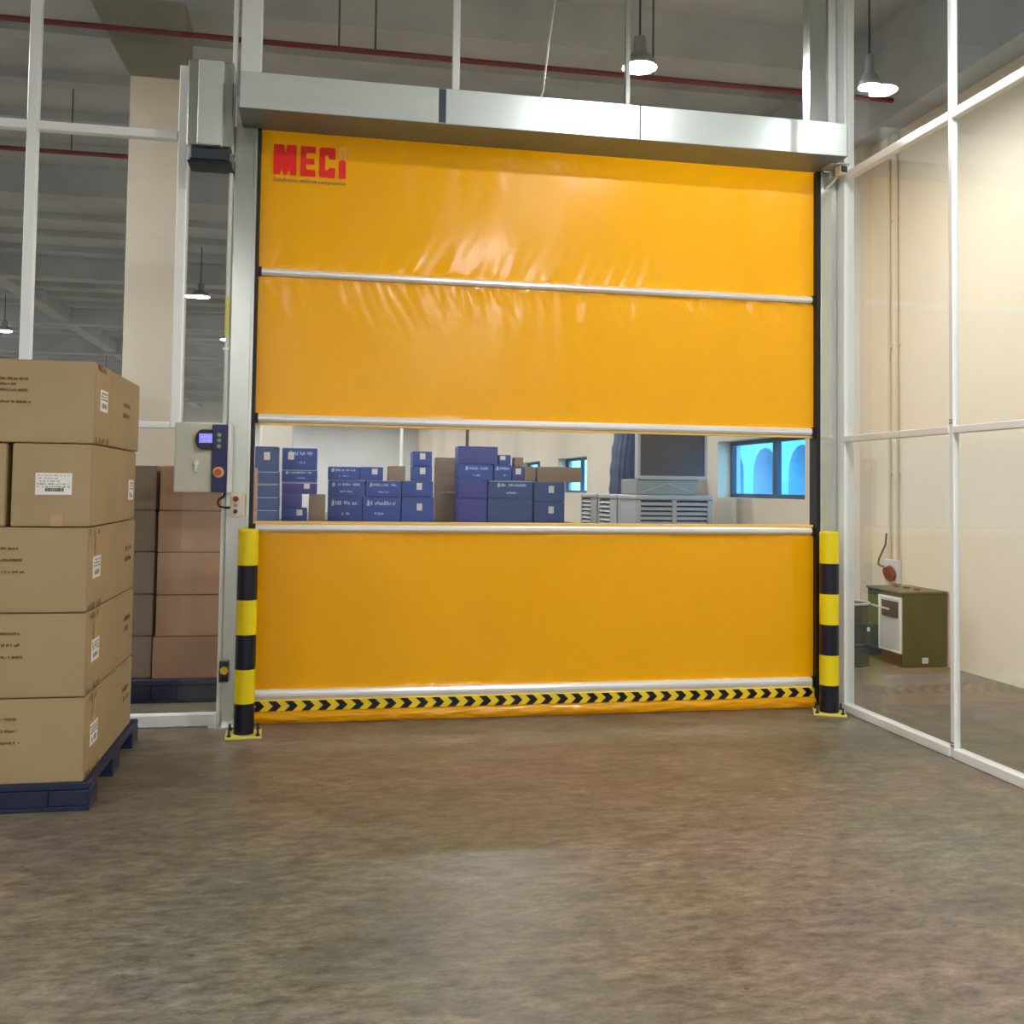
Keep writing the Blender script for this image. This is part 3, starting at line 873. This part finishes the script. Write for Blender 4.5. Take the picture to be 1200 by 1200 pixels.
cd = obj('cable_conduit', MB().tube([(-0.155, -0.062, 3.108), (-0.157, -0.062, 2.6), (-0.155, -0.062, 2.1), (-0.157, -0.062, 1.686)], 0.011), M['conduit'])
tag(cd, 'thin white conduit running down beside the stainless post to the control box', 'conduit')
obj('sleeve', MB().cyl((-0.1565, -0.062, 2.4), (-0.156, -0.062, 2.18), 0.0125, n=12), M['conduit_y'], cd)
obj('saddle_clip', BX(-0.175, -0.14, -0.075, -0.031, 2.1, 2.115), M['alu'], cd)

ps = thing('photo_sensor', (-0.13, -0.08, 0.24), 'small yellow and black sensor low on the stainless post', 'sensor')
obj('housing', MB().bbox(-0.15, -0.1, -0.085, -0.0505, 0.25, 0.365, 0.003), M['dark_steel'], ps)
obj('yellow_plate', MB().cyl((-0.122, -0.085, 0.315), (-0.122, -0.092, 0.315), 0.024, n=6), M['tape_yellow'], ps)
obj('lens', BX(-0.14, -0.105, -0.09, -0.085, 0.262, 0.282), M['black_gloss'], ps)

sn = thing('motion_sensor', (3.56, -0.2, 3.35), 'small black motion sensor at the door head corner', 'sensor')
obj('housing', MB().bbox(3.52, 3.571, -0.2, -0.13, 3.335, 3.388, 0.006), M['alu'], sn)
obj('lens', MB().bbox(3.526, 3.566, -0.207, -0.198, 3.342, 3.382, 0.004), M['black_gloss'], sn)
ar = obj('bracket_arm', MB().tube([(3.545, -0.12, 3.34), (3.52, -0.09, 3.30), (3.50, -0.055, 3.28)], 0.008), M['alu'], sn)

# ------------------------------------------------------------------ pipes and wires
fp = obj('sprinkler_pipe', MB().cyl((-9, 1.6, 4.6), (5.2, 1.6, 4.6), 0.021, n=12), M['red_pipe'])
tag(fp, 'dark red sprinkler pipe running high behind the door glass', 'pipe', 'dark red sprinkler pipes')
for x in (-3.2, 0.45, 0.72, 2.9, 4.6):
    obj('hanger', MB().cyl((x, 1.6, 4.6), (x, 1.6, ZC), 0.008, n=6), M['pipe_dark'], fp)
fp = obj('sprinkler_pipe', MB().cyl((-12, 4.6, 4.6), (5.2, 4.6, 4.6), 0.023, n=12), M['red_pipe'])
tag(fp, 'dark red sprinkler pipe lower in the left glass, crossing to the column', 'pipe', 'dark red sprinkler pipes')
for x in (-4.0, -2.1, 1.0, 3.0):
    obj('hanger', MB().cyl((x, 4.6, 4.6), (x, 4.6, ZC), 0.008, n=6), M['pipe_dark'], fp)
wr = obj('hanging_wire', MB().tube([(1.78, 0.06, 4.7), (1.75, 0.07, 4.4), (1.71, 0.07, 4.1), (1.68, 0.08, 3.8), (1.63, 0.08, 3.66)], 0.006, 6), M['conduit'])
tag(wr, 'thin white wire dangling above the door header', 'wire')

for y, nm in ((2.02, 'beige conduit on the cream wall, farther of the pair'), (1.90, 'beige conduit on the cream wall, nearer of the pair')):
    wp = obj('wall_conduit', MB().cyl((5.2, y, 0.78), (5.2, y, 4.45), 0.012, n=10), M['wall_pipe'])
    tag(wp, nm, 'conduit', 'beige conduits on the cream wall')
    for z in (1.5, 2.6, 3.7):
        obj('saddle_clip', BX(5.196, 5.219, y - 0.022, y + 0.022, z, z + 0.015), M['wall_pipe'], wp)
so = thing('wall_socket', (5.2, 1.99, 0.6), 'dark red industrial socket at the foot of the wall conduits', 'socket')
obj('back_box', MB().bbox(5.18, 5.219, 1.87, 2.08, 0.58, 0.78, 0.006), M['pale_panel'], so)
obj('socket_cup', MB().cyl((5.18, 1.94, 0.665), (5.13, 1.935, 0.645), 0.05, 0.056, n=20), M['btn_red'], so)
obj('socket_lid', MB().cyl((5.165, 1.94, 0.685), (5.12, 1.935, 0.67), 0.05, n=20), M['red_pipe'], so)
hk = obj('wall_cable', MB().tube([(5.19, 2.05, 1.0), (5.185, 2.06, 0.9), (5.18, 2.15, 0.78), (5.18, 2.17, 0.73), (5.18, 2.12, 0.71), (5.18, 2.08, 0.715)], 0.008), M['pipe_dark'])
tag(hk, 'short dark cable looping from the wall into the red socket box', 'cable')

# ------------------------------------------------------------------ drum and olive cabinet behind the right glass
dr = thing('drum', (4.49, 1.47, 0), 'dark grey steel drum behind the right glass', 'drum')
prof = [(0.0, 0.0), (0.172, 0.0), (0.178, 0.008), (0.172, 0.018), (0.17, 0.15), (0.177, 0.165), (0.17, 0.18), (0.17, 0.31), (0.177, 0.325), (0.17, 0.34), (0.172, 0.47), (0.17, 0.475), (0.0, 0.475)]
obj('body', MB().lathe((4.49, 1.47, 0), prof, 36), M['drum'], dr)
obj('rim', MB().lathe((4.49, 1.47, 0), [(0.168, 0.47), (0.18, 0.472), (0.182, 0.484), (0.174, 0.49), (0.166, 0.486), (0.166, 0.476)], 36), M['cooler'], dr)
obj('lid', MB().lathe((4.49, 1.47, 0.476), [(0.166, 0.0), (0.0, 0.002)], 36), M['cooler_dark'], dr)
obj('lever_ring', MB().tube([(4.62, 1.33, 0.478), (4.68, 1.3, 0.462), (4.74, 1.27, 0.445)], 0.007), M['cooler'], dr)
obj('paper_tag', BX(4.585, 4.61, 1.324, 1.328, 0.27, 0.30), M['paper'], dr)

cz = thing('metal_cabinet', (5.0, 1.5, 0), 'olive green metal cabinet with pale front panel behind the right glass', 'cabinet')
obj('body', MB().bbox(4.83, 5.205, 1.225, 1.74, 0.0, 0.565, 0.006), M['green'], cz)
obj('top_plate', MB().bbox(4.82, 5.212, 1.215, 1.75, 0.565, 0.585, 0.004), M['green_top'], cz)
fr = obj('front_panel', MB().bbox(4.82, 4.83, 1.232, 1.55, 0.105, 0.535, 0.003), M['pale_panel'], cz)
fb = MB()
fb.box(4.814, 4.82, 1.232, 1.25, 0.105, 0.535).box(4.814, 4.82, 1.532, 1.55, 0.105, 0.535).box(4.814, 4.82, 1.25, 1.532, 0.517, 0.535).box(4.814, 4.82, 1.25, 1.532, 0.105, 0.117)
obj('panel_rim', fb, M['paper'], fr)
obj('dark_window', BX(4.812, 4.82, 1.275, 1.5, 0.375, 0.5), M['dark_steel'], fr)
obj('plinth_gap', BX(4.826, 4.83, 1.24, 1.73, 0.02, 0.09), M['black'], cz)
hg = MB()
for y in (1.3, 1.45, 1.6): hg.bbox(5.0, 5.03, y, y + 0.05, 0.585, 0.598, 0.003)
obj('top_fitting', hg, M['rust'], cz)
obj('handle', MB().bbox(4.99, 5.04, 1.213, 1.225, 0.03, 0.075, 0.004), M['pale_panel'], cz)


# ------------------------------------------------------------------ stock beyond the clear strip
pl = thing('storage_platform', (1.6, 6.8, 0), 'low steel platform carrying the blue cartons behind the door', 'platform')
obj('top_plate', BX(-0.45, 3.66, 6.1, 7.58, 0.86, 0.9), M['dark_steel'], pl)
for x in (-0.4, 1.6, 3.58):
    for y in (6.15, 7.48):
        obj('leg', BX(x, x + 0.06, y, y + 0.06, 0, 0.86), M['dark_steel'], pl)
GB = 'blue cartons behind the door'
GN = 'brown cartons behind the door'


def small_box(x0, x1, y, z0, z1, m, label, sq=0, txt=0, d=0.34, group=GB, strap=0, seed=1):
    t = carton('carton', x0, x1 - 0.004, y, y + d, z0, z1 - 0.001, M[m], label, group)
    w, h = x1 - x0, z1 - z0
    if sq:
        s = obj('sticker', BX(x0 + sq * w - 0.035, x0 + sq * w + 0.035, y - 0.005, y - 0.0032, z0 + h * 0.45, z0 + h * 0.45 + min(0.09, h * 0.42)), M['paper'], t); s['label'] = 'white square sticker'
    if txt:
        mb = MB()
        xa = x0 + w * (0.1 if txt == 1 else 0.2)
        mb.prism([(xa, z0 + h * 0.62), (xa + 0.03, z0 + h * 0.62), (xa + 0.04, z0 + h * 0.75), (xa + 0.02, z0 + h * 0.9), (xa + 0.005, z0 + h * 0.8)], 'y', y - 0.0045, y - 0.0032)
        strokes(mb, 'y', y - 0.0032, xa + 0.05, x0 + w * 0.85, z0 + h * 0.66, z0 + h * 0.82, seed, gap=0.15)
        strokes(mb, 'y', y - 0.0032, xa + 0.1, x0 + w * 0.65, z0 + h * 0.25, z0 + h * 0.37, seed + 3, gap=0.3)
        obj('print', mb, M['print_pale'], t)
    if strap:
        obj('strap', BX(x0 + 0.01, x1 - 0.014, y - 0.0055, y - 0.0032, z1 - 0.016, z1 - 0.008), M['print_pale'], t)
    return t


S = small_box
# tall pile by the door edge, its blue greyed to paint a reflection
S(-0.36, -0.09, 6.2, 1.503, 1.792, 'blue_box2', 'blue carton greyed for a reflection, topmost of the pile at the clear strip end by the control box', sq=0.5)
S(-0.36, -0.08, 6.2, 1.354, 1.503, 'blue_box2', 'blue carton greyed for a reflection, second from top of the pile nearest the control box', strap=1)
S(-0.355, -0.08, 6.2, 1.205, 1.354, 'blue_box2', 'blue carton greyed for a reflection, third from top of the pile nearest the control box', strap=1)
S(-0.35, -0.075, 6.2, 1.056, 1.205, 'blue_box2', 'blue carton greyed for a reflection, fourth from top of the pile nearest the control box', strap=1)
S(-0.35, -0.075, 6.2, 0.9, 1.056, 'blue_box2', 'blue carton greyed for a reflection, lowest of the pile nearest the control box', strap=1)
# second pile
S(-0.065, 0.355, 6.6, 1.535, 1.794, 'blue_box', 'blue carton topping the second pile from the control box', sq=0.25, txt=2, seed=11)
S(-0.065, 0.36, 6.6, 1.38, 1.535, 'blue_box', 'blue carton with pale bands under the top of the second pile', txt=1, strap=1, seed=12)
S(-0.06, 0.36, 6.6, 1.236, 1.38, 'blue_box3', 'violet blue banded carton low in the second pile', sq=0.7, strap=1)
S(-0.06, 0.18, 6.6, 1.07, 1.236, 'blue_box3', 'small violet carton squeezed beside a brown carton')
S(-0.06, 0.245, 6.6, 0.9, 1.07, 'blue_box', 'blue carton with a bright sticker at the foot of the second pile', sq=0.7)
S(0.262, 0.462, 6.6, 0.9, 1.236, 'carton_far', 'brown carton standing at the foot of the second blue pile', group=GN)
# wide pile
S(0.49, 0.885, 7.0, 1.412, 1.585, 'blue_box', 'blue printed carton at the top end of the wide low pile', txt=1, seed=21)
S(0.89, 1.18, 7.0, 1.414, 1.587, 'blue_box', 'blue carton with a white square sticker on top of the wide pile', sq=0.62)
S(0.495, 0.955, 7.0, 1.208, 1.412, 'blue_box', 'blue carton, middle tier of the wide pile, next to the second pile', txt=1, strap=0, seed=22)
S(0.965, 1.41, 7.0, 1.209, 1.414, 'blue_box', 'blue carton at the centre of the middle tier of the wide pile', txt=1, seed=23)
S(1.42, 1.82, 7.0, 1.212, 1.418, 'blue_box', 'blue stickered carton under the small blue tower', sq=0.55, seed=24)
S(0.495, 0.92, 7.0, 0.9, 1.208, 'blue_box', 'blue carton, bottom tier of the wide pile, end nearest the second pile', txt=1, seed=25)
S(0.93, 1.41, 7.0, 0.9, 1.209, 'blue_box', 'blue carton at the centre of the bottom tier of the wide pile', txt=1, seed=26)
S(1.42, 1.83, 7.0, 0.9, 1.212, 'blue_box', 'blue stickered carton, bottom tier of the wide pile, next to brown cartons', sq=0.55, seed=27)
S(1.25, 1.462, 7.0, 1.418, 1.605, 'carton_far', 'small brown carton with a hand hole on top of the wide blue pile', group=GN)
S(1.55, 1.805, 7.0, 1.418, 1.61, 'blue_box', 'lower blue carton of the small two-box tower', sq=0.5)
S(1.55, 1.80, 7.0, 1.61, 1.796, 'blue_box', 'upper blue carton of the small two-box tower', sq=0.5)
# brown pile
S(1.885, 2.17, 7.3, 1.51, 1.734, 'carton_far', 'brown carton topping the narrow pile between blue piles', d=0.26, group=GN)
S(1.885, 2.17, 7.3, 1.274, 1.51, 'carton_far', 'brown carton, middle of the narrow pile between blue piles', d=0.26, group=GN)
S(1.885, 2.17, 7.3, 0.9, 1.274, 'carton_far', 'brown carton, bottom of the narrow pile between blue piles', d=0.26, group=GN)
# right pile
S(2.11, 2.62, 6.8, 1.641, 1.869, 'blue_box3', 'plain violet blue carton, highest one in the clear strip', seed=31)
S(2.11, 2.56, 6.8, 1.434, 1.641, 'blue_box', 'blue printed carton just under the highest one', txt=2, seed=32)
S(2.572, 2.80, 6.8, 1.438, 1.645, 'blue_box', 'blue carton with short print beside the one under the highest', txt=1, seed=33)
S(2.81, 2.962, 6.8, 1.44, 1.617, 'blue_box3', 'narrow blue carton beneath a tiny brown box', sq=0.5)
S(2.635, 2.79, 6.8, 1.645, 1.767, 'blue_box', 'small blue carton with sticker beside the highest carton', sq=0.3)
S(2.84, 2.955, 6.8, 1.617, 1.738, 'carton_far', 'tiny brown box perched on a narrow blue carton', group=GN, d=0.2)
S(2.115, 2.49, 6.8, 1.206, 1.434, 'blue_box3', 'violet blue carton, second tier up, beside the brown pile')
S(2.50, 3.08, 6.8, 1.211, 1.438, 'blue_box2', 'long blue printed carton with a white strap on the right pile', txt=2, strap=1, seed=34)
S(2.12, 2.49, 6.8, 0.9, 1.206, 'blue_box3', 'violet blue carton, bottom tier, beside the brown pile')
S(2.50, 3.08, 6.8, 0.9, 1.211, 'blue_box2', 'long dull blue carton under the strapped one', seed=35)
S(3.1, 3.505, 6.8, 1.173, 1.426, 'blue_box2', 'blue carton with a tilted sticker beside the louvred coolers', sq=0.55)
S(3.1, 3.505, 6.8, 0.9, 1.173, 'blue_box2', 'lower blue stickered carton beside the louvred coolers', sq=0.55)
S(3.14, 3.72, 6.8, 1.426, 1.625, 'carton_far', 'long brown carton lying on the blue cartons beside the coolers', group=GN)
S(2.97, 3.118, 6.8, 1.438, 1.62, 'carton_far', 'narrow brown carton with pale stripes beside the long brown one', group=GN, d=0.3)


# louvred coolers
def cooler(y0, y1, label, front):
    x0, x1, z1 = 3.98, 4.92, 1.285
    t = thing('box_cooler', ((x0 + x1) / 2, (y0 + y1) / 2, 0), label, 'air cooler', 'louvred coolers behind the door')
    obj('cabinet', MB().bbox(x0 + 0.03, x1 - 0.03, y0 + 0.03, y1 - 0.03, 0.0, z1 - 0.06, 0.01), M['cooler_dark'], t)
    obj('lid', MB().bbox(x0 - 0.01, x1 + 0.01, y0 - 0.01, y1 + 0.01, z1 - 0.06, z1, 0.015), M['cooler'], t)
    for a, b in ((x0, x0 + 0.06), (x1 - 0.06, x1)):
        for c, d in ((y0, y0 + 0.06), (y1 - 0.06, y1)):
            obj('corner_post', BX(a, b, c, d, 0, z1 - 0.06), M['cooler'], t)
    if front:
        obj('side_sheet', BX(x0 + 0.005, x0 + 0.03, y0 + 0.06, y1 - 0.06, 0, z1 - 0.06), M['cooler'], t)
        xm = (x0 + x1) / 2
        obj('centre_rib', BX(xm - 0.025, xm + 0.025, y0, y0 + 0.03, 0, z1 - 0.06), M['cooler'], t)
        for k in range(12):
            z = z1 - 0.085 - 0.055 * k
            for a, b in ((x0 + 0.06, xm - 0.025), (xm + 0.025, x1 - 0.06)):
                obj('louvre', MB().prism([(y0 + 0.028, z), (y0 - 0.004, z - 0.03), (y0 - 0.004, z - 0.036), (y0 + 0.028, z - 0.008)], 'x', a, b), M['cooler'], t)
    else:
        obj('front_sheet', BX(x0 + 0.06, x1 - 0.06, y0 + 0.005, y0 + 0.03, 0, z1 - 0.06), M['cooler'], t)
        obj('side_sheet', BX(x0 + 0.005, x0 + 0.03, y0 + 0.06, y0 + 0.3, 0, z1 - 0.06), M['cooler'], t)
        for k in range(12):
            z = z1 - 0.085 - 0.055 * k
            obj('louvre', MB().prism([(x0 + 0.028, z), (x0 - 0.004, z - 0.03), (x0 - 0.004, z - 0.036), (x0 + 0.028, z - 0.008)], 'y', y0 + 0.3, y1 - 0.06), M['cooler'], t)
    return t


cooler(5.3, 6.0, 'grey louvred cooler under the dark square unit', True)
cooler(6.08, 6.9, 'grey louvred cooler under the dark fabric duct', False)
cooler(7.0, 7.8, 'grey louvred cooler farthest back, nearest the blue cartons', False)
up = thing('cooler_head', (4.43, 5.65, 1.285), 'dark square cooler unit in pale frame on the nearest louvred cooler', 'air cooler')
obj('base', MB().bbox(4.0, 4.76, 5.36, 5.95, 1.285, 1.468, 0.01), M['cooler_base'], up)
obj('brace', MB().prism([(4.05, 1.32), (4.09, 1.32), (4.4, 1.42), (4.36, 1.42)], 'y', 5.352, 5.362).prism([(4.7, 1.32), (4.66, 1.32), (4.36, 1.42), (4.4, 1.42)], 'y', 5.352, 5.362), M['cooler'], up)
fm = MB().box(4.01, 4.04, 5.33, 5.45, 1.478, 2.25).box(4.83, 4.86, 5.33, 5.45, 1.478, 2.25).box(4.04, 4.83, 5.33, 5.45, 1.468, 1.51).box(4.04, 4.83, 5.33, 5.45, 2.21, 2.25)
obj('frame', fm, M['cooler'], up)
obj('dark_pad', BX(4.04, 4.83, 5.345, 5.44, 1.51, 2.21), M['cooler_panel'], up)
dm = MB(); vs = []; n = 64; m_ = 20
for j in range(m_ + 1):
    t_ = j / m_
    for i in range(n):
        a = i * 2 * math.pi / n
        r = 0.15 * (1 + 0.08 * math.cos(16 * a)) * (1 + 0.04 * math.sin(t_ * 30))
        vs.append((4.16 + 0.14 * t_ * t_ + r * math.cos(a), 6.42 + r * 1.3 * math.sin(a), 1.285 + 1.2 * t_))
fs = [(j * n + i, j * n + (i + 1) % n, (j + 1) * n + (i + 1) % n, (j + 1) * n + i) for j in range(m_) for i in range(n)] + [tuple(range(m_ * n, m_ * n + n))]
du = obj('fabric_duct', dm.add(vs, fs, True), M['duct'])
tag(du, 'dark blue pleated fabric duct standing on the middle cooler', 'duct')

# slim posts in the far hall
wp = obj('pole', MB().cyl((2.28, 18, 0), (2.28, 18, 5.1), 0.04, n=12), M['alu'])
tag(wp, 'thin white pole rising above the blue cartons', 'pole')
obj('foot', BX(2.18, 2.38, 17.9, 18.1, 0, 0.02), M['alu'], wp)
dp = obj('downpipe', MB().cyl((4.14, 20, 0), (4.14, 20, 5.28), 0.045, n=12), M['pipe_dark'])
tag(dp, 'dark upright pipe in the far hall above the highest blue carton', 'pipe')
obj('collar', MB().cyl((4.14, 20, 2.9), (4.14, 20, 2.96), 0.06, n=12), M['pipe_dark'], dp)
